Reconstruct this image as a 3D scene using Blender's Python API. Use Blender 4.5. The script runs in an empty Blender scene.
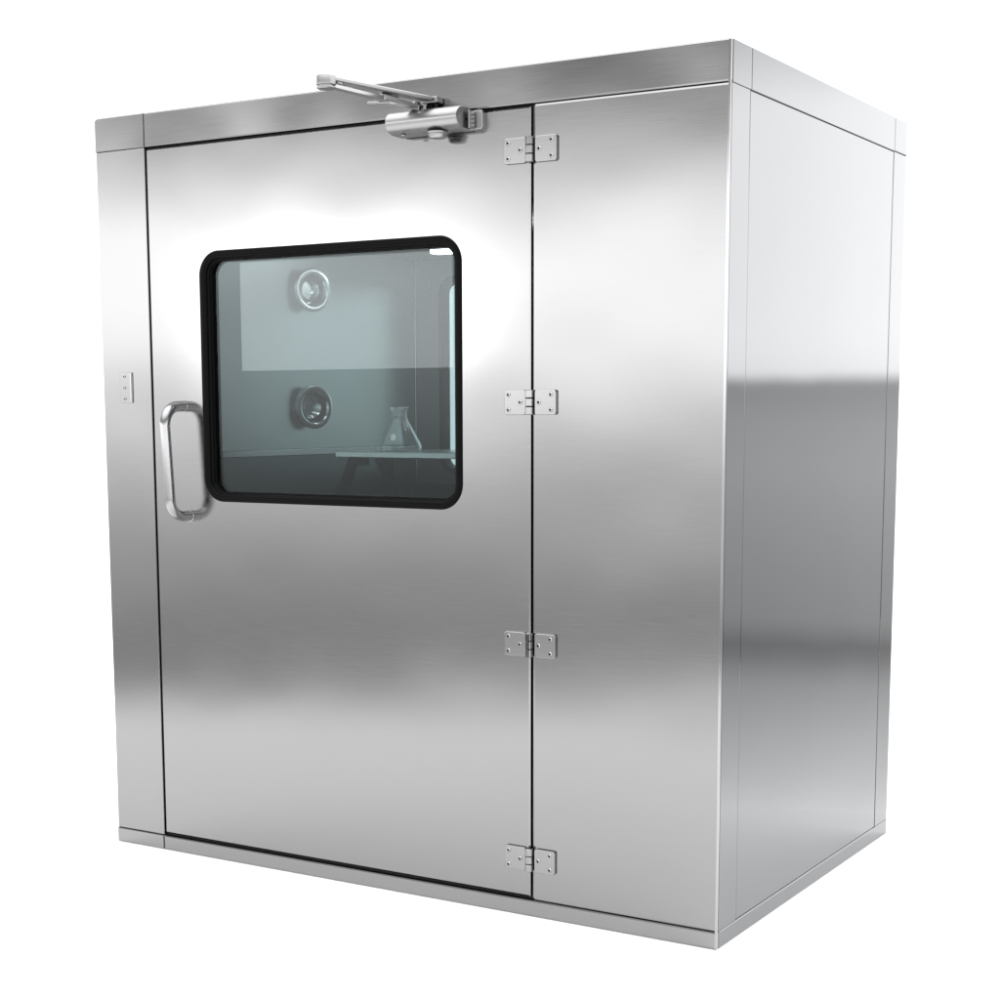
import bpy, bmesh, math, random
from mathutils import Vector, Matrix
random.seed(4)
scene = bpy.context.scene
col = scene.collection
PI = math.pi

# ------------------------------------------------------------------ dimensions (metres)
W, D, H = 1.947, 1.269, 2.10          # booth: x from -W to 0, y from 0 (front) to D, z from 0 to H
ZT, ZB = 2.006, 0.043                 # underside of the top band, top of the plinth
DL, DR = -1.7625, -0.509              # door opening
S1, S2 = 0.114, 1.158                 # side trims
GAP = 0.0068
WX0, WX1, WZ0, WZ1, WR = -1.569, -0.714, 1.0295, 1.712, 0.066   # window cut-out
IX0, IX1, IY0, IY1, IZ0, IZ1 = -1.685, -0.12, 0.05, 1.215, 0.07, 1.785   # room inside

# ------------------------------------------------------------------ materials
def new_mat(name):
    m = bpy.data.materials.new(name); m.use_nodes = True
    nt = m.node_tree
    return m, nt, nt.nodes['Principled BSDF']

def steel(name, base, rough, grain=(3.0, 3.0, 260.0), bump=0.007, wave=0.0, aniso=0.0, var=0.022, smudge=0.0, soft_tail=False):
    """brushed stainless: fine streaks along the grain in roughness and bump, slight sheet waviness"""
    m, nt, b = new_mat(name)
    N = nt.nodes; L = nt.links
    tc = N.new('ShaderNodeTexCoord')
    mp = N.new('ShaderNodeMapping'); mp.inputs['Scale'].default_value = grain
    L.new(tc.outputs['Object'], mp.inputs['Vector'])
    n1 = N.new('ShaderNodeTexNoise'); n1.inputs['Scale'].default_value = 3.0
    n1.inputs['Detail'].default_value = 6.0; n1.inputs['Roughness'].default_value = 0.7
    L.new(mp.outputs['Vector'], n1.inputs['Vector'])
    n2 = N.new('ShaderNodeTexNoise'); n2.inputs['Scale'].default_value = 2.3
    n2.inputs['Detail'].default_value = 3.0
    L.new(tc.outputs['Object'], n2.inputs['Vector'])
    mr = N.new('ShaderNodeMapRange')
    mr.inputs['From Min'].default_value = 0.3; mr.inputs['From Max'].default_value = 0.7
    mr.inputs['To Min'].default_value = rough * 0.88; mr.inputs['To Max'].default_value = rough * 1.14
    L.new(n1.outputs['Fac'], mr.inputs['Value'])
    ad = N.new('ShaderNodeMath'); ad.operation = 'MULTIPLY_ADD'
    L.new(n2.outputs['Fac'], ad.inputs[0]); ad.inputs[1].default_value = rough * 0.25 + smudge
    L.new(mr.outputs['Result'], ad.inputs[2])
    L.new(ad.outputs[0], b.inputs['Roughness'])
    cr = N.new('ShaderNodeMapRange')
    cr.inputs['From Min'].default_value = 0.25; cr.inputs['From Max'].default_value = 0.75
    cr.inputs['To Min'].default_value = 1 - var; cr.inputs['To Max'].default_value = 1 + var
    L.new(n1.outputs['Fac'], cr.inputs['Value'])
    mx = N.new('ShaderNodeMix'); mx.data_type = 'RGBA'; mx.blend_type = 'MULTIPLY'
    mx.inputs['Factor'].default_value = 1.0
    mx.inputs['A'].default_value = (*base, 1)
    L.new(cr.outputs['Result'], mx.inputs['B'])
    L.new(mx.outputs['Result'], b.inputs['Base Color'])
    b.inputs['Metallic'].default_value = 1.0
    b.inputs['Anisotropic'].default_value = aniso
    bp = N.new('ShaderNodeBump'); bp.inputs['Strength'].default_value = bump; bp.inputs['Distance'].default_value = 0.002
    L.new(n1.outputs['Fac'], bp.inputs['Height'])
    if wave > 0:
        n3 = N.new('ShaderNodeTexNoise'); n3.inputs['Scale'].default_value = 2.6; n3.inputs['Detail'].default_value = 0.5
        L.new(tc.outputs['Object'], n3.inputs['Vector'])
        b2 = N.new('ShaderNodeBump'); b2.inputs['Strength'].default_value = 1.0; b2.inputs['Distance'].default_value = wave
        L.new(n3.outputs['Fac'], b2.inputs['Height'])
        L.new(b2.outputs['Normal'], bp.inputs['Normal'])
    L.new(bp.outputs['Normal'], b.inputs['Normal'])
    if soft_tail:                               # Beckmann lobe: rolled sheet blurs without a wide halo
        gl = N.new('ShaderNodeBsdfGlossy'); gl.distribution = 'BECKMANN'
        L.new(mx.outputs['Result'], gl.inputs['Color']); L.new(ad.outputs[0], gl.inputs['Roughness'])
        L.new(bp.outputs['Normal'], gl.inputs['Normal'])
        L.new(gl.outputs[0], N['Material Output'].inputs['Surface'])
    return m

M = {}
M['steel'] = steel('brushed_steel_sheet', (0.280, 0.280, 0.283), 0.155, wave=0.0036, soft_tail=True)
M['steel_band'] = steel('brushed_steel_band', (0.290, 0.290, 0.293), 0.155, wave=0.010, soft_tail=True)
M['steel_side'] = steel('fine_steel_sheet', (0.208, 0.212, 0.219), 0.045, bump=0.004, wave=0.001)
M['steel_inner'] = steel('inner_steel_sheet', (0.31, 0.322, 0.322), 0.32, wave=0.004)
M['polished'] = steel('polished_steel', (0.38, 0.38, 0.385), 0.10, grain=(9, 9, 9), bump=0.0, var=0.02)
M['satin'] = steel('satin_handle_steel', (0.33, 0.33, 0.335), 0.17, grain=(9, 9, 9), bump=0.0, var=0.02)
M['chrome'] = steel('nozzle_chrome', (0.72, 0.73, 0.73), 0.20, grain=(9, 9, 9), bump=0.0, var=0.01)
M['hinge'] = steel('satin_hinge_steel', (0.30, 0.30, 0.303), 0.15, bump=0.01)
M['knuckle'] = steel('polished_knuckle', (0.30, 0.30, 0.303), 0.05, grain=(9, 9, 9), bump=0.0, var=0.02)
M['screw'] = steel('screw_steel', (0.42, 0.42, 0.423), 0.12, bump=0.0)
M['alu'] = steel('satin_aluminium', (0.34, 0.34, 0.343), 0.29, grain=(9, 9, 9), bump=0.0, var=0.02)

def plain(name, colr, rough, metal=0.0, noise=0.15, scale=30):
    m, nt, b = new_mat(name)
    tc = nt.nodes.new('ShaderNodeTexCoord')
    n = nt.nodes.new('ShaderNodeTexNoise'); n.inputs['Scale'].default_value = scale; n.inputs['Detail'].default_value = 4
    nt.links.new(tc.outputs['Object'], n.inputs['Vector'])
    r = nt.nodes.new('ShaderNodeMapRange')
    r.inputs['To Min'].default_value = 1 - noise; r.inputs['To Max'].default_value = 1 + noise
    nt.links.new(n.outputs['Fac'], r.inputs['Value'])
    mx = nt.nodes.new('ShaderNodeMix'); mx.data_type = 'RGBA'; mx.blend_type = 'MULTIPLY'
    mx.inputs['Factor'].default_value = 1.0
    mx.inputs['A'].default_value = (*colr, 1)
    nt.links.new(r.outputs['Result'], mx.inputs['B'])
    nt.links.new(mx.outputs['Result'], b.inputs['Base Color'])
    b.inputs['Roughness'].default_value = rough; b.inputs['Metallic'].default_value = metal
    return m
M['rubber'] = plain('black_rubber', (0.002, 0.002, 0.0023), 0.38)
M['rubber'].node_tree.nodes['Principled BSDF'].inputs['Specular IOR Level'].default_value = 0.06
M['lower_shade'] = steel('shade_inner_sheet', (0.062, 0.073, 0.073), 0.26)  # lining steel darkened: dim reflections below the rail put into its colour
M['top'] = plain('satin_tabletop', (0.46, 0.47, 0.47), 0.22, metal=0.7, noise=0.03)
M['void'] = plain('gap_shade_black', (0.004, 0.004, 0.004), 0.8)  # black stands in for shade in gaps, grooves and screw recesses
M['leg'] = plain('black_leg_paint', (0.002, 0.002, 0.002), 0.6)
M['leg'].node_tree.nodes['Principled BSDF'].inputs['Specular IOR Level'].default_value = 0.1
M['paper'] = plain('white_studio_paper', (0.86, 0.86, 0.86), 0.75, noise=0.01, scale=4)
M['mark'] = plain('white_print', (0.8, 0.8, 0.8), 0.6)

def glass(name, tint, f0=0.09, rough=0.0, blend=0.35):
    m = bpy.data.materials.new(name); m.use_nodes = True
    nt = m.node_tree; nt.nodes.clear(); N = nt.nodes; L = nt.links
    out = N.new('ShaderNodeOutputMaterial')
    tr = N.new('ShaderNodeBsdfTransparent'); tr.inputs['Color'].default_value = (*tint, 1)
    gl = N.new('ShaderNodeBsdfGlossy'); gl.inputs['Roughness'].default_value = rough
    gl.inputs['Color'].default_value = (0.95, 0.98, 1.0, 1)
    lw = N.new('ShaderNodeLayerWeight'); lw.inputs['Blend'].default_value = blend
    mr = N.new('ShaderNodeMapRange'); mr.inputs['To Min'].default_value = f0; mr.inputs['To Max'].default_value = 0.75
    pw = N.new('ShaderNodeMath'); pw.operation = 'POWER'; pw.inputs[1].default_value = 3.0
    L.new(lw.outputs['Facing'], pw.inputs[0]); L.new(pw.outputs[0], mr.inputs['Value'])
    mx = N.new('ShaderNodeMixShader')
    L.new(mr.outputs['Result'], mx.inputs['Fac']); L.new(tr.outputs[0], mx.inputs[1]); L.new(gl.outputs[0], mx.inputs[2])
    L.new(mx.outputs[0], out.inputs['Surface'])
    return m
M['pane'] = glass('tinted_window_glass', (0.66, 0.72, 0.72), 0.024)
M['pane_clear'] = glass('back_window_glass', (0.78, 0.86, 0.87), 0.04)
M['flask'] = glass('clear_lab_glass', (0.995, 0.998, 0.998), 0.085, blend=0.55)

def emit(name, colr, s):
    m = bpy.data.materials.new(name); m.use_nodes = True
    nt = m.node_tree; nt.nodes.clear()
    o = nt.nodes.new('ShaderNodeOutputMaterial'); e = nt.nodes.new('ShaderNodeEmission')
    e.inputs['Color'].default_value = (*colr, 1); e.inputs['Strength'].default_value = s
    nt.links.new(e.outputs[0], o.inputs['Surface'])
    return m
M['lamp'] = emit('ceiling_lamp_diffuser', (0.94, 0.98, 1.0), 9.5)

# ------------------------------------------------------------------ object helpers
def link(name, bm, mat, parent=None, smooth=False, loc=None):
    bmesh.ops.recalc_face_normals(bm, faces=bm.faces[:])
    me = bpy.data.meshes.new(name); bm.to_mesh(me); bm.free()
    if smooth:
        for p in me.polygons: p.use_smooth = True
    me.materials.append(mat)
    o = bpy.data.objects.new(name, me); col.objects.link(o)
    if smooth:
        me.set_sharp_from_angle(angle=math.radians(38))
    if name == 'screw':                          # shade of countersink ring and driver recess painted black
        me.materials.append(M['void'])
        c = sum((v.co for v in me.vertices), Vector()) / len(me.vertices)
        rm = max((Vector((v.co.x - c.x, 0, v.co.z - c.z))).length for v in me.vertices) / 1.32
        for p in me.polygons:
            d = Vector((p.center.x - c.x, 0, p.center.z - c.z)).length / rm
            if d > 1.03 or (d < .45 and p.center.y > min(v.co.y for v in me.vertices) + .001): p.material_index = 1
    if loc is not None: o.location = loc
    if parent is not None: o.parent = parent
    return o

def empty(name, loc, label=None, cat=None):
    o = bpy.data.objects.new(name, None); col.objects.link(o); o.location = loc
    o.empty_display_size = 0.1
    if label: o['label'] = label
    if cat: o['category'] = cat
    return o

def box_bm(x0, x1, y0, y1, z0, z1, bev=0.0015, seg=2, bm=None):
    new = bm is None
    tmp = bmesh.new()
    vs = [tmp.verts.new((x, y, z)) for x in (x0, x1) for y in (y0, y1) for z in (z0, z1)]
    for f in ((0, 1, 3, 2), (4, 6, 7, 5), (0, 4, 5, 1), (2, 3, 7, 6), (0, 2, 6, 4), (1, 5, 7, 3)):
        tmp.faces.new([vs[i] for i in f])
    bmesh.ops.recalc_face_normals(tmp, faces=tmp.faces[:])
    if bev > 0:
        bmesh.ops.bevel(tmp, geom=tmp.edges[:], offset=bev, segments=seg, profile=0.5, affect='EDGES')
    if new: return tmp
    me = bpy.data.meshes.new('tmp'); tmp.to_mesh(me); tmp.free(); bm.from_mesh(me); bpy.data.meshes.remove(me)
    return bm

def box(name, x0, x1, y0, y1, z0, z1, mat, parent=None, bev=0.0015, seg=2):
    return link(name, box_bm(x0, x1, y0, y1, z0, z1, bev, seg), mat, parent)

def rr(x0, x1, z0, z1, r, off=0.0, n=10):
    """rounded rectangle in the x-z plane, shrunk by off"""
    x0 += off; x1 -= off; z0 += off; z1 -= off; r = max(r - off, 0.0005)
    pts = []
    for cx, cz, a0 in ((x1 - r, z1 - r, 0), (x0 + r, z1 - r, 90), (x0 + r, z0 + r, 180), (x1 - r, z0 + r, 270)):
        for i in range(n + 1):
            a = math.radians(a0 + 90 * i / n)
            pts.append((cx + r * math.cos(a), cz + r * math.sin(a)))
    return pts

def loop_sweep(bm, loops, closed=True):
    """loops: list of lists of 3-D points of equal count; bridges neighbours"""
    rings = [[bm.verts.new(p) for p in lp] for lp in loops]
    n = len(rings[0])
    for a, b in zip(rings[:-1], rings[1:]):
        for i in range(n if closed else n - 1):
            j = (i + 1) % n
            bm.faces.new((a[i], a[j], b[j], b[i]))
    return rings

def plate_hole(outer, hole, y0, y1, b=0.0015):
    """flat plate (x-z outline) with a rounded hole, chamfered front edges. outer=(x0,x1,z0,z1), hole=(x0,x1,z0,z1,r)"""
    bm = bmesh.new()
    def oloop(o, y):
        x0, x1, z0, z1 = outer
        return [(x0 + o, y, z0 + o), (x1 - o, y, z0 + o), (x1 - o, y, z1 - o), (x0 + o, y, z1 - o)]
    def hloop(o, y): return [(x, y, z) for x, z in rr(*hole, off=o)]
    O = loop_sweep(bm, [oloop(b, y0), oloop(0, y0 + b), oloop(0, y1)])
    Hh = loop_sweep(bm, [hloop(0, y0), hloop(0, y1)])
    for o, h in ((O[0], Hh[0]), (O[-1], Hh[-1])):
        edges = []
        for ring in (o, h):
            for i in range(len(ring)):
                v, w = ring[i], ring[(i + 1) % len(ring)]
                e = bm.edges.get((v, w)) or bm.edges.new((v, w)); edges.append(e)
        bmesh.ops.triangle_fill(bm, edges=edges, use_beauty=True)
    return bm

def rplate(x0, x1, y0, y1, z0, z1, r, b=0.001, bm=None):
    """rounded-corner plate, thickness along y (front is y0), chamfered front"""
    bm = bm or bmesh.new()
    R = loop_sweep(bm, [[(x, y0, z) for x, z in rr(x0, x1, z0, z1, r, b, 5)],
                        [(x, y0 + b * 0.4, z) for x, z in rr(x0, x1, z0, z1, r, b * 0.3, 5)],
                        [(x, y0 + b, z) for x, z in rr(x0, x1, z0, z1, r, 0, 5)],
                        [(x, y1, z) for x, z in rr(x0, x1, z0, z1, r, 0, 5)]])
    bm.faces.new(R[0]); bm.faces.new(R[-1])
    return bm

def frame_of(d):
    d = Vector(d).normalized()
    a = Vector((0, 0, 1)) if abs(d.z) < 0.9 else Vector((1, 0, 0))
    u = d.cross(a).normalized(); v = d.cross(u).normalized()
    return d, u, v

def lathe(bm, origin, axis, prof, n=28, cap0=True, cap1=True):
    """prof: list of (radius, distance along axis)"""
    d, u, v = frame_of(axis); o = Vector(origin)
    loops = []
    for r, t in prof:
        loops.append([o + d * t + u * (r * math.cos(2 * PI * i / n)) + v * (r * math.sin(2 * PI * i / n)) for i in range(n)])
    R = loop_sweep(bm, loops)
    if cap0: bm.faces.new(R[0])
    if cap1: bm.faces.new(R[-1])
    return bm

def tube(bm, path, r, n=20, caps=True):
    path = [Vector(p) for p in path]; loops = []
    u = None
    for i, p in enumerate(path):
        t = (path[min(i + 1, len(path) - 1)] - path[max(i - 1, 0)]).normalized()
        if u is None:
            _, u, _ = frame_of(t)
        u = (u - t * u.dot(t)).normalized(); v = t.cross(u)
        loops.append([p + u * (r * math.cos(2 * PI * k / n)) + v * (r * math.sin(2 * PI * k / n)) for k in range(n)])
    R = loop_sweep(bm, loops)
    if caps: bm.faces.new(R[0]); bm.faces.new(R[-1])
    return bm

def bar(bm, p, q, w, h, bev=0.0012):
    """rectangular bar from p to q, width w (horizontal) and height h"""
    p = Vector(p); q = Vector(q); d = (q - p).normalized()
    s = d.cross(Vector((0, 0, 1))).normalized(); up = s.cross(d).normalized()
    def ring(c, k):
        a, b_ = w / 2 - k, h / 2 - k
        e = min(bev, a, b_)
        pts = [(-a + e, -b_), (a - e, -b_), (a, -b_ + e), (a, b_ - e), (a - e, b_), (-a + e, b_), (-a, b_ - e), (-a, -b_ + e)]
        return [c + s * x + up * y for x, y in pts]
    R = loop_sweep(bm, [ring(p, bev * 0.7), ring(p + d * bev, 0), ring(q - d * bev, 0), ring(q, bev * 0.7)])
    bm.faces.new(R[0]); bm.faces.new(R[-1])
    return bm

# ------------------------------------------------------------------ the booth
booth = empty('clean_room_booth', (-W / 2, D / 2, 0),
              'tall brushed stainless steel booth with a hinged door and black-framed window, standing on white ground', 'booth')
PO = Vector((-W / 2, D / 2, 0))
def P(o, parent=booth):                      # parent while keeping world-coordinate geometry where it is
    o.parent = parent
    if parent is booth: o.location = o.location - PO
    return o
def bpart(name, x0, x1, y0, y1, z0, z1, mat, bev=0.0018, label=None):
    o = P(box(name, x0, x1, y0, y1, z0, z1, mat, None, bev))
    if label: o['label'] = label
    return o
T0 = .0016
g = 0.0011                                   # half a seam
S = M['steel']; SS = M['steel_side']; SB = M['steel_band']
# black backing added behind the sheets so seams and door gap read dark
def core():
    bm = bmesh.new()
    box_bm(-W + .006, IX0 - .003, .012, D - .006, .004, H - .004, 0, bm=bm)
    box_bm(IX1 + .003, -.006, .012, D - .006, .0045, H - .0045, 0, bm=bm)
    box_bm(IX0 - .002, IX1 + .002, .0125, D - .0065, IZ1 + .003, H - .005, 0, bm=bm)
    box_bm(IX0 - .002, IX1 + .002, .0125, D - .0065, .005, IZ0 - .003, 0, bm=bm)
    box_bm(DR + .012, IX1 + .0015, .013, .046, IZ0, IZ1 + .001, 0, bm=bm)
    return bm
P(link('seam_backing', core(), M['void']))
# front sheets
bpart('frame_panel', -W, DL - .0, 0, .010, ZB + .0003, ZT - .0003, S, .003)
bpart('frame_panel', DR, .0005, 0, .010, ZB + .0003, ZT - .0003, S, .0065)
# side sheets
bpart('corner_trim', -.010, 0.0005, .0102, S1 - g, ZB + .0003, ZT - .0003, SS, .0006)
bpart('side_panel', -.010, 0, S1 + .0024, S2 - .0024, ZB + .0003, ZT - .0003, SS, .0024)
bpart('corner_trim', -.010, 0.0005, S2 + g, D, ZB + .0003, ZT - .0003, SS, .0012)
bpart('corner_glint_strip', -.0045, T0 + .0008, -T0 - .0008, .0045, .001, H - .001, M['polished'], .0022)  # polished strip added to draw the corner's bright edge highlight
# left and back sheets
bpart('side_panel', -W, -W + .006, .0102, D, ZB + .0003, ZT - .0003, S)
bpart('roof', -W + .004, -.004, .004, D - .004, H - .004, H - .001, S)
# top band
T = .0016
def corner_band():
    x0, x1, z0, z1 = -W - T, DL - .0004, ZT, H
    bm = bmesh.new()
    def ring(k, y):
        pts = [(x0 + k, z0 + k), (x1 - k, z0 + k), (x1 - k, z1 - k)]
        for i in range(9):
            a = PI / 2 + PI / 2 * i / 8
            pts.append((x0 + .013 + (.013 - k) * math.cos(a), z1 - .013 + (.013 - k) * math.sin(a)))
        return [(x, y, z) for x, z in pts]
    R_ = loop_sweep(bm, [ring(.0032, -T), ring(.0012, -T + .0010), ring(0, -T + .0032), ring(0, .012)])
    bm.faces.new(R_[0]); bm.faces.new(R_[-1])
    return bm
P(link('top_band', corner_band(), SB))
bpart('top_band', DL + .0004, T, -T, .012, ZT, H, SB, .0048)
bpart('top_band', -.012, T, .0122, S1 + .006 - g, ZT, H, SS, .0012)
bpart('top_band', -.012, T, S1 + .006 + g, S2 - g, ZT, H, SS, .0012)
bpart('top_band', -.012, T, S2 + g, D + T, ZT, H, SS, .003)
bpart('top_band', -W - T, -W + .006, .0122, D + T, ZT, H, SB, .003)
bpart('top_band', -W + .0062, -.0122, D - .008, D + T, ZT, H, SB, .003)
# plinth
def plinth(x0, x1, y0, y1, mat, bev):
    bpart('plinth', x0, x1, y0, y1, 0, ZB, mat, bev)
plinth(-W - T, DL - .002 - g, -T, .012, SB, .003)
plinth(DL - .002 + g, T, -T, .012, SB, .0045)
plinth(-.012, T, .0122, D + T, SS, .0025)
plinth(-W - T, -W + .012, .0122, D + T, SB, .003)
plinth(-W + .0122, -.0122, D - .008, D + T, SB, .003)

# inside lining
IN = M['steel_inner']
bpart('lining_panel', IX0 - .002, IX0, IY0, IY1, IZ0, 1.141, M['lower_shade'], 0)  # lower lining, shade painted into its dark sheet
bpart('shade_panel', IX0 + .007, IX1 - .001, IY1 - .003, IY1 - .001, IZ0 + .002, 1.030, M['lower_shade'], 0)  # dark sheet added over the back wall's shaded lower part
bpart('lining_panel', IX0 - .002, IX0, IY0, IY1, 1.1625, IZ1, IN, 0)
bpart('lining_rail', IX0 - .0015, IX0 + .012, IY0 + .01, IY1 - .002, 1.142, 1.1615, M['hinge'], .002)
bpart('lining_panel', IX1, IX1 + .002, IY0, IY1, IZ0, IZ1, IN, 0)
bpart('lining_ceiling', IX0, IX1, IY0, IY1, IZ1, IZ1 + .002, IN, 0)
bpart('lining_floor', IX0, IX1, IY0 - .004, IY1, IZ0 - .002, IZ0, IN, 0)
bpart('corner_seam', IX0 + .0005, IX0 + .006, IY1 - .007, IY1 - .001, IZ0 + .002, IZ1 - .002, M['polished'], .0015)
BX0, BX1, BZ0, BZ1 = -1.587, -0.76, 1.065, 1.73
o = P(link('back_wall', plate_hole((-W + .006, -.006, .006, H - .006), (BX0, BX1, BZ0, BZ1, .06), IY1, D - .0045, .001), IN))
# ceiling lamps
for y0 in (.30, .86):
    l = P(box('ceiling_light', -1.385, -.35, y0, y0 + .045, IZ1 - .018, IZ1 - .001, M['lamp'], None, .004))

def gasket_bm(x0, x1, z0, z1, r, prof):
    bm = bmesh.new()
    loop_sweep(bm, [[(x, y, z) for x, z in rr(x0, x1, z0, z1, r, o, 14)] for o, y in prof])
    return bm
# back window
bprof = [(0, IY1), (.003, IY1 - .006), (.012, IY1 - .008), (.021, IY1 - .005), (.024, IY1 + .004), (.024, IY1 + .03), (.0, IY1 + .03)]
P(link('back_window_seal', gasket_bm(BX0, BX1, BZ0, BZ1, .06, bprof), M['rubber'], None, True))
pb = rplate(BX0 + .018, BX1 - .018, IY1 + .020, IY1 + .026, BZ0 + .018, BZ1 - .018, .045, .0005)
P(link('back_window_pane', pb, M['pane_clear']))

# air nozzles on the left lining
def nozzle(y, z):
    c = Vector((IX0, y, z)); a = math.radians(-17); ax = Vector((math.cos(a), math.sin(a), 0))
    bm = bmesh.new()
    o = c + ax * .031
    lathe(bm, o, ax, [(.050, -.06), (.063, -.016), (.0668, -.004), (.0675, .002), (.0675, .006), (.0660, .0086), (.0640, .0092), (.0530, .0092), (.0510, .0086), (.0492, .0066), (.047, .004)], 64, True, False)
    n = P(link('air_nozzle', bm, M['chrome'], None, True))
    bm = bmesh.new()
    lathe(bm, o, ax, [(.0475, .0040), (.0470, -.001), (.0455, -.006), (.0450, -.022), (.041, -.028), (.020, -.030)], 40, False, True)
    link('nozzle_throat', bm, M['hinge'], n, True)
    bm = bmesh.new()
    lathe(bm, o + ax * -.020, ax, [(.036, .0), (.036, .010), (.033, .013), (.029, .010), (.026, -.006)], 40, False, True)
    link('nozzle_cone', bm, M['chrome'], n, True)
for z in (1.650, 1.291): nozzle(.615, z)

# ------------------------------------------------------------------ door
dx0, dx1, dz0, dz1 = DL + GAP, DR - GAP, ZB + .008, ZT - .0058
door = P(link('door', plate_hole((dx0, dx1, dz0, dz1), (WX0, WX1, WZ0, WZ1, WR), -.0005, .042, .0036), S))
prof = [(-.0010, -.0006), (-.0006, -.0026), (.0014, -.0050), (.005, -.0062), (.011, -.0064), (.016, -.0054), (.0200, -.0020), (.0212, .003),
        (.0205, .0060), (.0225, .0075), (.0250, .0085), (.0250, .0120), (.0225, .0132), (.0218, .0165), (.0235, .0180),
        (.0262, .0188), (.0268, .0215), (.0275, .0240), (.0275, .043), (-.0, .043)]
link('window_gasket', gasket_bm(WX0, WX1, WZ0, WZ1, WR, prof), M['rubber'], door, True)
prof = [(o_ * .76 if o_ > 0 else o_, y_ * .8 if 0 < y_ < .04 else y_) for o_, y_ in prof]
tprof = [(.0203, .0180), (.0212, .0172), (.0220, .0184), (.0220, .0198)]
link('pane_bead', gasket_bm(WX0, WX1, WZ0, WZ1, WR, tprof), M['polished'], door, True)
pn = rplate(WX0 + .0203, WX1 - .0203, .0200, .0260, WZ0 + .0203, WZ1 - .0203, WR - .0203, .0004)
link('window_pane', pn, M['pane'], door)

# pull handle
def handle():
    bm = bmesh.new()
    xu, zu, xl, zl, s, R = -1.640, 1.292, -1.628, .986, .080, .053
    pts = [(xu, .0, zu), (xu, -s + R, zu)]
    for i in range(1, 11):
        a = PI / 2 * i / 10
        pts.append((xu, -s + R - R * math.sin(a), zu - R + R * math.cos(a)))
    for i in range(0, 11):
        a = PI / 2 * i / 10
        pts.append((xl, -s + R - R * math.cos(a), zl + R - R * math.sin(a)))
    pts.append((xl, 0, zl))
    tube(bm, pts, .0148, 28)
    return bm, (xu, zu, xl, zl)
hb, (xu, zu, xl, zl) = handle()
hd = link('handle', hb, M['satin'], door, True)
for x, z in ((xu, zu), (xl, zl)):
    bm = bmesh.new(); lathe(bm, (x, .0, z), (0, -1, 0), [(.0168, 0), (.0168, .0035), (.0148, .0045)], 28)
    link('handle_collar', bm, M['hinge'], door, True)

# ------------------------------------------------------------------ hinges (built once, copied with their pieces)
def screw_bm(x, z, y, r=.0058, a=0.0):
    bm = bmesh.new()
    lathe(bm, (x, y + .0006, z), (0, -1, 0), [(r * 1.32, -.0004), (r * 1.30, -.0001), (r * 1.02, .0001), (r * 1.0, .0012), (r * .88, .0026), (r * .66, .0036), (r * .56, .0036), (r * .50, .0010), (r * .05, .0008)], 18)
    return bm
HX = -.5135
def make_hinge(z):
    bm = bmesh.new()
    for k in range(3):
        z0 = -.030 + k * .0205
        lathe(bm, (0, -.0085, z0), (0, 0, 1), [(.0090, 0), (.0104, .0012), (.0104, .0178), (.0090, .019)], 24)
    h = link('hinge', bm, M['knuckle'], None, True, (HX, 0, z))
    bm = bmesh.new(); lathe(bm, (0, -.0085, -.0295), (0, 0, 1), [(.0078, 0), (.0078, .059)], 20)
    link('pin', bm, M['void'], h, True)
    for sx in (-1, 1):
        x0, x1 = (-.0735, -.0118) if sx < 0 else (.0135, .0735)
        lf = link('leaf', rplate(x0, x1, -.0080, -.0008, -.0305, .0305, .006, .0018), M['hinge'], h)
        for px, pz in ((.060, .0185), (.060, -.0185), (.0265, 0.0)):
            link('screw', screw_bm(sx * px, pz, -.0080), M['screw'], h, True)
    return P(h)
h0 = make_hinge(1.899)
def copy_tree(o, parent):
    c = o.copy(); col.objects.link(c); c.parent = parent
    for ch in o.children: copy_tree(ch, c)
    return c
for z in (1.299, .700, .1495):
    h = copy_tree(h0, booth); h.location.z = z

# latch plate on the left frame panel
lp = P(link('latch_plate', rplate(-1.879, -1.832, -.0032, -.0003, 1.302, 1.389, .003, .0008), S))
b_ = bmesh.new(); box_bm(-1.8385, -1.8335, -.0052, -.0034, 1.305, 1.386, .0008, bm=b_)
link('latch_lip', b_, M['polished'], lp)
for z in (1.377, 1.3455, 1.314):
    link('screw', screw_bm(-1.8605, z, -.0035, .0042), M['screw'], lp, True)

# ------------------------------------------------------------------ door closer
A = M['alu']
def closer_body():
    bm = bmesh.new()
    zc, yb, yf, hh = 1.9835, -.014, -.080, .0275
    prof = [(yb, zc - hh), ]
    for i in range(17):
        a = -PI / 2 + PI * i / 16
        prof.append((yf + .036 - .036 * math.cos(a), zc + hh * math.sin(a)))
    prof.append((yb, zc + hh))
    def ring(x, k): return [(x, yc + (0.0 if abs(yc - yb) < 1e-6 else k), zc + (z - zc) * (1 - k / hh)) for yc, z in prof]
    R = loop_sweep(bm, [ring(-.887, .0025), ring(-.8845, 0), ring(-.6805, 0), ring(-.678, .0025)])
    bm.faces.new(R[0]); bm.faces.new(R[-1])
    return bm
cl = P(link('door_closer', closer_body(), A, None, True))
link('back_plate', rplate(-.898, -.643, -.0135, -.0006, 1.9575, 2.0025, .006, .0015), A, cl)
bm = bmesh.new(); box_bm(-.6705, -.6665, -.036, -.0137, 1.958, 2.001, .0012, bm=bm)
link('end_flange', bm, A, cl)
for z in (1.966, 1.9755, 1.985, 1.9945):
    bm = bmesh.new(); lathe(bm, (-.6665, -.022, z), (1, 0, 0), [(.0036, 0), (.0036, .004), (.002, .005)], 12)
    link('adjusting_screw', bm, M['screw'], cl, True)
bm = bmesh.new(); lathe(bm, (-.6785, -.030, 1.981), (1, 0, 0), [(.0026, 0), (.0026, .0012)], 12)
link('end_screw', bm, M['rubber'], cl, True)
bm = bmesh.new()
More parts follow.
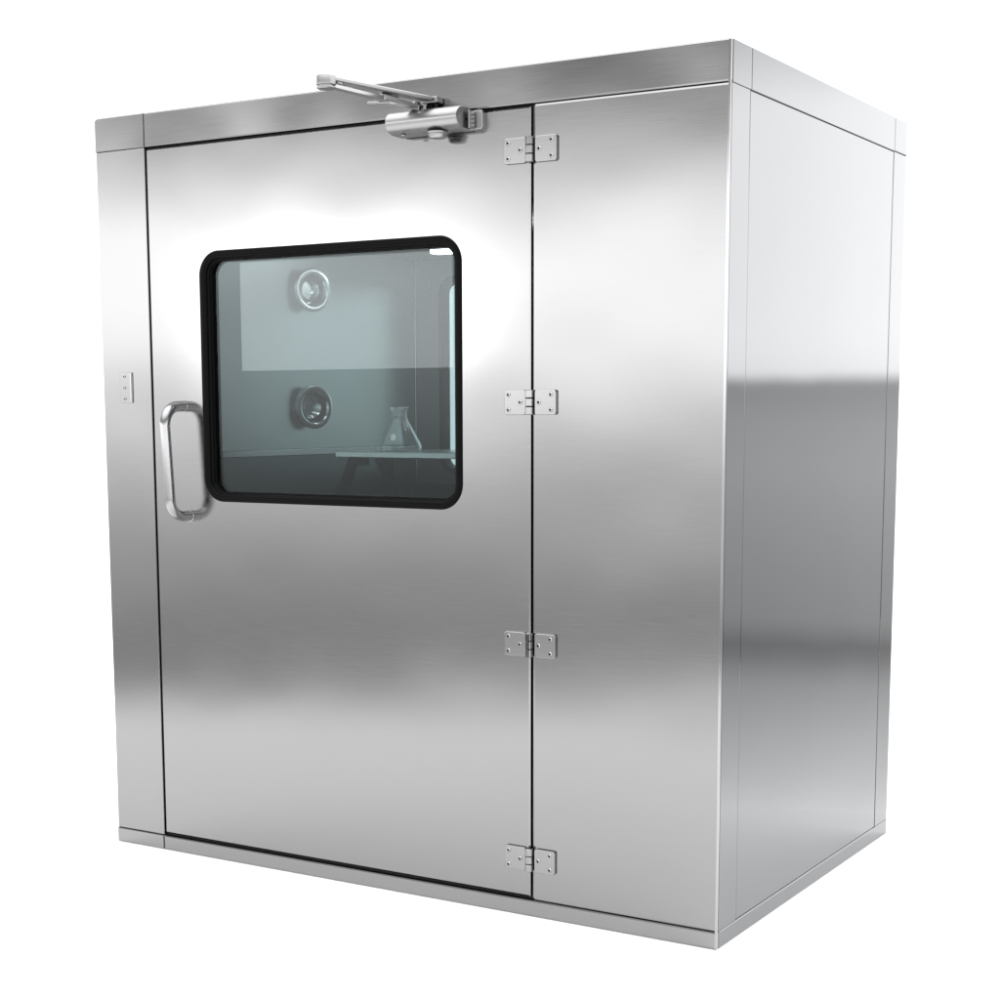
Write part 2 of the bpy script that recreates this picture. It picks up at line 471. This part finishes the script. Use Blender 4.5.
lathe(bm, (-.752, -.046, 1.9545), (0, 0, -1), [(.026, 0), (.026, .004), (.0235, .0055), (.0230, .011), (.019, .0155), (.010, .0170)], 36)
link('spindle_cap', bm, A, cl, True)
bm = bmesh.new()
lathe(bm, (-.850, -.05, 1.9545), (0, 0, -1), [(.006, 0), (.006, .002), (.004, .003)], 16)
link('plug', bm, A, cl, True)
SP = Vector((-.815, -.046, 2.020)); EL = Vector((-.872, -.333, 2.031)); BR = Vector((-.782, -.016, 2.037))
bm = bmesh.new(); lathe(bm, (SP.x, SP.y, 2.0110), (0, 0, 1), [(.013, 0), (.013, .012), (.010, .020)], 20)
link('spindle', bm, M['hinge'], cl, True)
# main arm: flat bar out of the spindle, threaded adjuster sleeve, inner rod to the elbow
dv = (EL - SP).normalized()
bm = bmesh.new()
bar(bm, SP - dv * .014, SP + dv * .100, .024, .009)
link('main_arm', bm, A, cl)
bm = bmesh.new()
bar(bm, SP + dv * .070, EL - dv * .004, .021, .0100)
link('arm_rod', bm, M['polished'], cl)
bm = bmesh.new()
bar(bm, SP + dv * .068 + Vector((0, 0, .003)), SP + dv * .118 + Vector((0, 0, .003)), .028, .015, .003)
link('arm_clamp', bm, A, cl)
bm = bmesh.new()
cpt = SP + dv * .092
lathe(bm, cpt + Vector((0, 0, .009)), (0, 0, 1), [(.006, 0), (.006, .004), (.003, .005)], 14)
bar(bm, cpt + dv * .006 + Vector((.0, 0, .0105)), cpt + dv * .022 + Vector((.0, 0, .0105)), .010, .003, .001)
link('clamp_screw', bm, M['rubber'], cl, True)
sdv = Vector((-dv.y, dv.x, 0))
bm = bmesh.new()
bar(bm, cpt - Vector((0, 0, .006)), cpt + Vector((-.042, -.030, -.008)), .012, .006, .0015)
link('clamp_lever', bm, A, cl)
# forearm from elbow to bracket on the band
fa = EL + Vector((0, 0, .014)); fv = (BR - fa).normalized()
bm = bmesh.new(); bar(bm, fa, BR - fv * .018, .032, .0095, .002)
link('forearm', bm, A, cl)
bm = bmesh.new()
lathe(bm, EL + Vector((0, 0, -.010)), (0, 0, 1), [(.020, 0), (.0225, .002), (.0225, .0045), (.018, .005), (.018, .0085), (.0225, .009), (.0235, .010), (.0235, .0290), (.0225, .0305), (.018, .031)], 32)
link('elbow', bm, A, cl, True)
bm = bmesh.new()
lathe(bm, EL + fv * .036 + Vector((0, 0, .006)), (0, 0, 1), [(.012, 0), (.012, .014), (.010, .016)], 20)
link('elbow_boss', bm, A, cl, True)
bm = bmesh.new()
box_bm(-.806, -.762, -.034, -.0042, 2.028, 2.043, .0022, bm=bm)
link('arm_bracket', bm, A, cl)
bm = bmesh.new()
lathe(bm, (-.787, -.024, 2.012), (0, 0, 1), [(.009, 0), (.011, .003), (.011, .010), (.008, .0155)], 18)
link('bracket_pin', bm, M['rubber'], cl, True)

# ------------------------------------------------------------------ table and flask inside
TZ = 1.1707
tb = empty('tripod_table', (-.96, .24, IZ0),
           'small steel-topped table on splayed black legs, behind the booth window', 'table')
TO = Vector((-.96, .24, IZ0))
def tp(o): o.parent = tb; o.location = o.location - TO; return o
tp(link('tabletop', box_bm(-1.1905, -.70, .10, .38, TZ - .0165, TZ, .003, 3), M['top']))
for a, b in (((-1.170, .16, TZ - .018), (-1.630, .16, IZ0)), ((-1.238, .31, TZ - .018), (-1.29, .42, IZ0)), ((-1.115, .20, TZ - .018), (-.43, .20, IZ0))):
    A_ = Vector(a); B_ = Vector(b)
    if A_.x < -1.2: A_.x = -1.160; A_.y = .31; B_.x = -1.29
    bm = bmesh.new(); bar(bm, A_, B_, .026, .024, .003)
    tp(link('leg', bm, M['leg']))
bm = bmesh.new(); box_bm(-1.165, -1.135, .135, .185, TZ - .040, TZ - .0168, .004, bm=bm)
tp(link('leg_bracket', bm, M['leg']))

fl = empty('glass_flask', (-1.040, .19, TZ + .0003), 'clear conical glass flask standing on the table behind the booth window', 'flask')
k_ = .89
fprof = [(k_ * r_, k_ * t_) for r_, t_ in [(.060, .0), (.066, .004), (.0685, .010), (.0655, .022), (.0275, .092), (.0235, .102), (.0235, .121), (.0275, .127), (.029, .130)]]
bm = bmesh.new()
lathe(bm, (0, 0, 0), (0, 0, 1), fprof, 40, True, False)
inner = [(max(r - .0022, .004), max(t, .003)) for r, t in fprof[::-1]]
inner[0] = (.0268 * k_, .1300 * k_)
lathe(bm, (0, 0, 0), (0, 0, 1), inner, 40, False, True)
link('glass_body', bm, M['flask'], fl, True)
bm = bmesh.new()
lathe(bm, (0, 0, 0), (0, 0, 1), [(k_ * r_, k_ * t_) for r_, t_ in [(.0285, .1285), (.0300, .1300), (.0285, .1318), (.0268, .1305)]], 40, False, False)
link('rim', bm, M['flask'], fl, True)
# white printed mark and graduation ticks on the glass, facing the window
bm = bmesh.new()
a0 = math.radians(-82)
# one ragged printed patch
us = [0, .05, .10, .15, .20, .25, .30]
lo = [.041, .035, .031, .036, .029, .037, .041]; hi = [.047, .053, .049, .051, .055, .048, .046]
def cpt2(u, z):
    r_ = .0655 + (.0275 - .0655) * (z - .022) / .070 + .0006
    return (k_ * r_ * math.cos(a0 + u), k_ * r_ * math.sin(a0 + u), k_ * z)
va = [bm.verts.new(cpt2(u, z)) for u, z in zip(us, lo)]; vb = [bm.verts.new(cpt2(u, z)) for u, z in zip(us, hi)]
for k in range(6): bm.faces.new((va[k], va[k + 1], vb[k + 1], vb[k]))
link('printed_mark', bm, M['mark'], fl)

# ------------------------------------------------------------------ ground
def sheet(name, pts, z, mat):
    bm = bmesh.new(); bm.faces.new([bm.verts.new((x, y, z)) for x, y in pts])
    o = link(name, bm, mat); o['kind'] = 'structure'; return o
gp = [(-1.51 + 5.2 * math.cos(math.radians(a)), -3.46 + 5.2 * math.sin(math.radians(a))) for a in range(20, 86, 5)]
gp += [(-6.5, 4.0)]
gp += [(1.51 + 7.4 * math.cos(math.radians(a)), 3.46 + 7.4 * math.sin(math.radians(a))) for a in range(200, 291, 6)]
sheet('ground', gp, -.0005, M['paper'])

# ------------------------------------------------------------------ light: a bright studio
world = bpy.data.worlds.new('World'); scene.world = world; world.use_nodes = True
nt = world.node_tree; nt.nodes.clear(); N = nt.nodes; L = nt.links
out = N.new('ShaderNodeOutputWorld'); bg = N.new('ShaderNodeBackground'); L.new(bg.outputs[0], out.inputs['Surface'])
tc = N.new('ShaderNodeTexCoord'); sep = N.new('ShaderNodeSeparateXYZ'); L.new(tc.outputs['Generated'], sep.inputs[0])
def ramp(stops, interp='LINEAR'):
    r = N.new('ShaderNodeValToRGB'); r.color_ramp.interpolation = interp
    e = r.color_ramp.elements
    while len(e) > 1: e.remove(e[-1])
    e[0].position = stops[0][0]; e[0].color = (*[stops[0][1]] * 3, 1)
    for p_, v in stops[1:]:
        n = e.new(p_); n.color = (*[v] * 3, 1)
    return r
# ramps hold radiance / 8; position = 0.5 + sin(elevation)/2
def sp(deg): return .5 + math.sin(math.radians(deg)) / 2
K = 8.0
zz = N.new('ShaderNodeMath'); zz.operation = 'MULTIPLY_ADD'; zz.inputs[1].default_value = .5; zz.inputs[2].default_value = .5
L.new(sep.outputs['Z'], zz.inputs[0])
def lr(*st): return ramp([(sp(a), v / K) for a, v in st])
front = lr((-14, 1.3), (-9.8, 1.15), (-8.9, .62), (-8.1, .08), (-7.3, .60), (-6.3, 1.02), (-5, 1.18), (-2.5, 1.2), (-1.2, 1.7), (0, 2.35), (2, 3.15), (4.5, 3.75), (7.0, 3.5), (8.4, 2.1), (9.2, 1.0), (10.4, .62), (12, .50), (21, .50), (34, 2.0), (50, 3.1), (90, 3.1))
back = lr((-14, 2), (-12.6, 1.6), (-10.8, 1.24), (-9.4, 0.95), (-8.2, 0.46), (-7.3, 0.8), (-5.2, 0.893), (-2, 1.09), (-0.5, 1.05), (1, 0.87), (1.06, 2.63), (2.5, 2.81), (5, 2.78), (10.2, 2.72), (11.1, 2.3), (12.5, 1.72), (30, 2.2), (50, 3.1), (90, 3.1))
far = lr((-30, 1.5), (0, 1.6), (30, 2.2), (50, 3.1), (90, 3.1))
for r_ in (front, back, far): L.new(zz.outputs[0], r_.inputs['Fac'])
def step(socket, lo, hi):
    m = N.new('ShaderNodeMapRange'); m.inputs['From Min'].default_value = lo; m.inputs['From Max'].default_value = hi
    m.interpolation_type = 'SMOOTHSTEP'
    L.new(socket, m.inputs['Value']); return m.outputs['Result']
mA = N.new('ShaderNodeMix'); mA.data_type = 'RGBA'       # front half -> behind the booth (to the left as seen)
L.new(step(sep.outputs['Y'], -.15, .25), mA.inputs['Factor']); L.new(front.outputs[0], mA.inputs['A']); L.new(far.outputs[0], mA.inputs['B'])
mB = N.new('ShaderNodeMix'); mB.data_type = 'RGBA'       # right-hand side wall of the studio
L.new(step(sep.outputs['X'], .02, .12), mB.inputs['Factor']); L.new(mA.outputs['Result'], mB.inputs['A'])
mC = N.new('ShaderNodeMix'); mC.data_type = 'RGBA'
L.new(step(sep.outputs['Y'], -.15, .25), mC.inputs['Factor']); L.new(front.outputs[0], mC.inputs['A']); L.new(back.outputs[0], mC.inputs['B'])
L.new(mC.outputs['Result'], mB.inputs['B'])
L.new(mB.outputs['Result'], bg.inputs['Color']); bg.inputs['Strength'].default_value = K

def area(name, loc, target, sx, sy, radiance, colr=(1, 1, 1)):
    l = bpy.data.lights.new(name, 'AREA'); l.shape = 'RECTANGLE'; l.size = sx; l.size_y = sy
    l.energy = radiance * PI * sx * sy; l.color = colr
    o = bpy.data.objects.new(name, l); col.objects.link(o); o.location = loc
    o.rotation_euler = (Vector(target) - Vector(loc)).to_track_quat('-Z', 'Y').to_euler()
    return o
# long softbox to the left of the camera, its lower-left corner mirrored in the window
area('softbox', (-6.36, -7.0, 2.048), (-6.36, 0, 2.048), 2.08, .876, 4.4)
# ------------------------------------------------------------------ camera
F, CX, CY = 1624.21, 508.49, 627.38
cam = bpy.data.cameras.new('camera'); co = bpy.data.objects.new('camera', cam); col.objects.link(co)
yaw, pitch, roll = .543014, -.132291, -.001143
f = Vector((-math.sin(yaw) * math.cos(pitch), math.cos(yaw) * math.cos(pitch), math.sin(pitch)))
r = Vector((math.cos(yaw), math.sin(yaw), 0)); u = r.cross(f)
r2 = r * math.cos(roll) + u * math.sin(roll); u2 = -r * math.sin(roll) + u * math.cos(roll)
mat = Matrix((r2, u2, -f)).transposed().to_4x4(); mat.translation = (1.51173, -3.46407, 1.27746)
co.matrix_world = mat
cam.sensor_fit = 'HORIZONTAL'; cam.sensor_width = 36; cam.lens = F / 1000 * 36
cam.shift_x = (500 - CX) / 1000; cam.shift_y = (CY - 500) / 1000
cam.clip_start = .05; cam.clip_end = 2000
scene.camera = co
vs = scene.view_settings
vs.view_transform = 'Standard'; vs.look = 'None'; vs.exposure = 0; vs.gamma = 1; vs.use_curve_mapping = False
scene.cycles.max_bounces = 14; scene.cycles.transparent_max_bounces = 16; scene.cycles.glossy_bounces = 8
scene.cycles.sample_clamp_indirect = 8
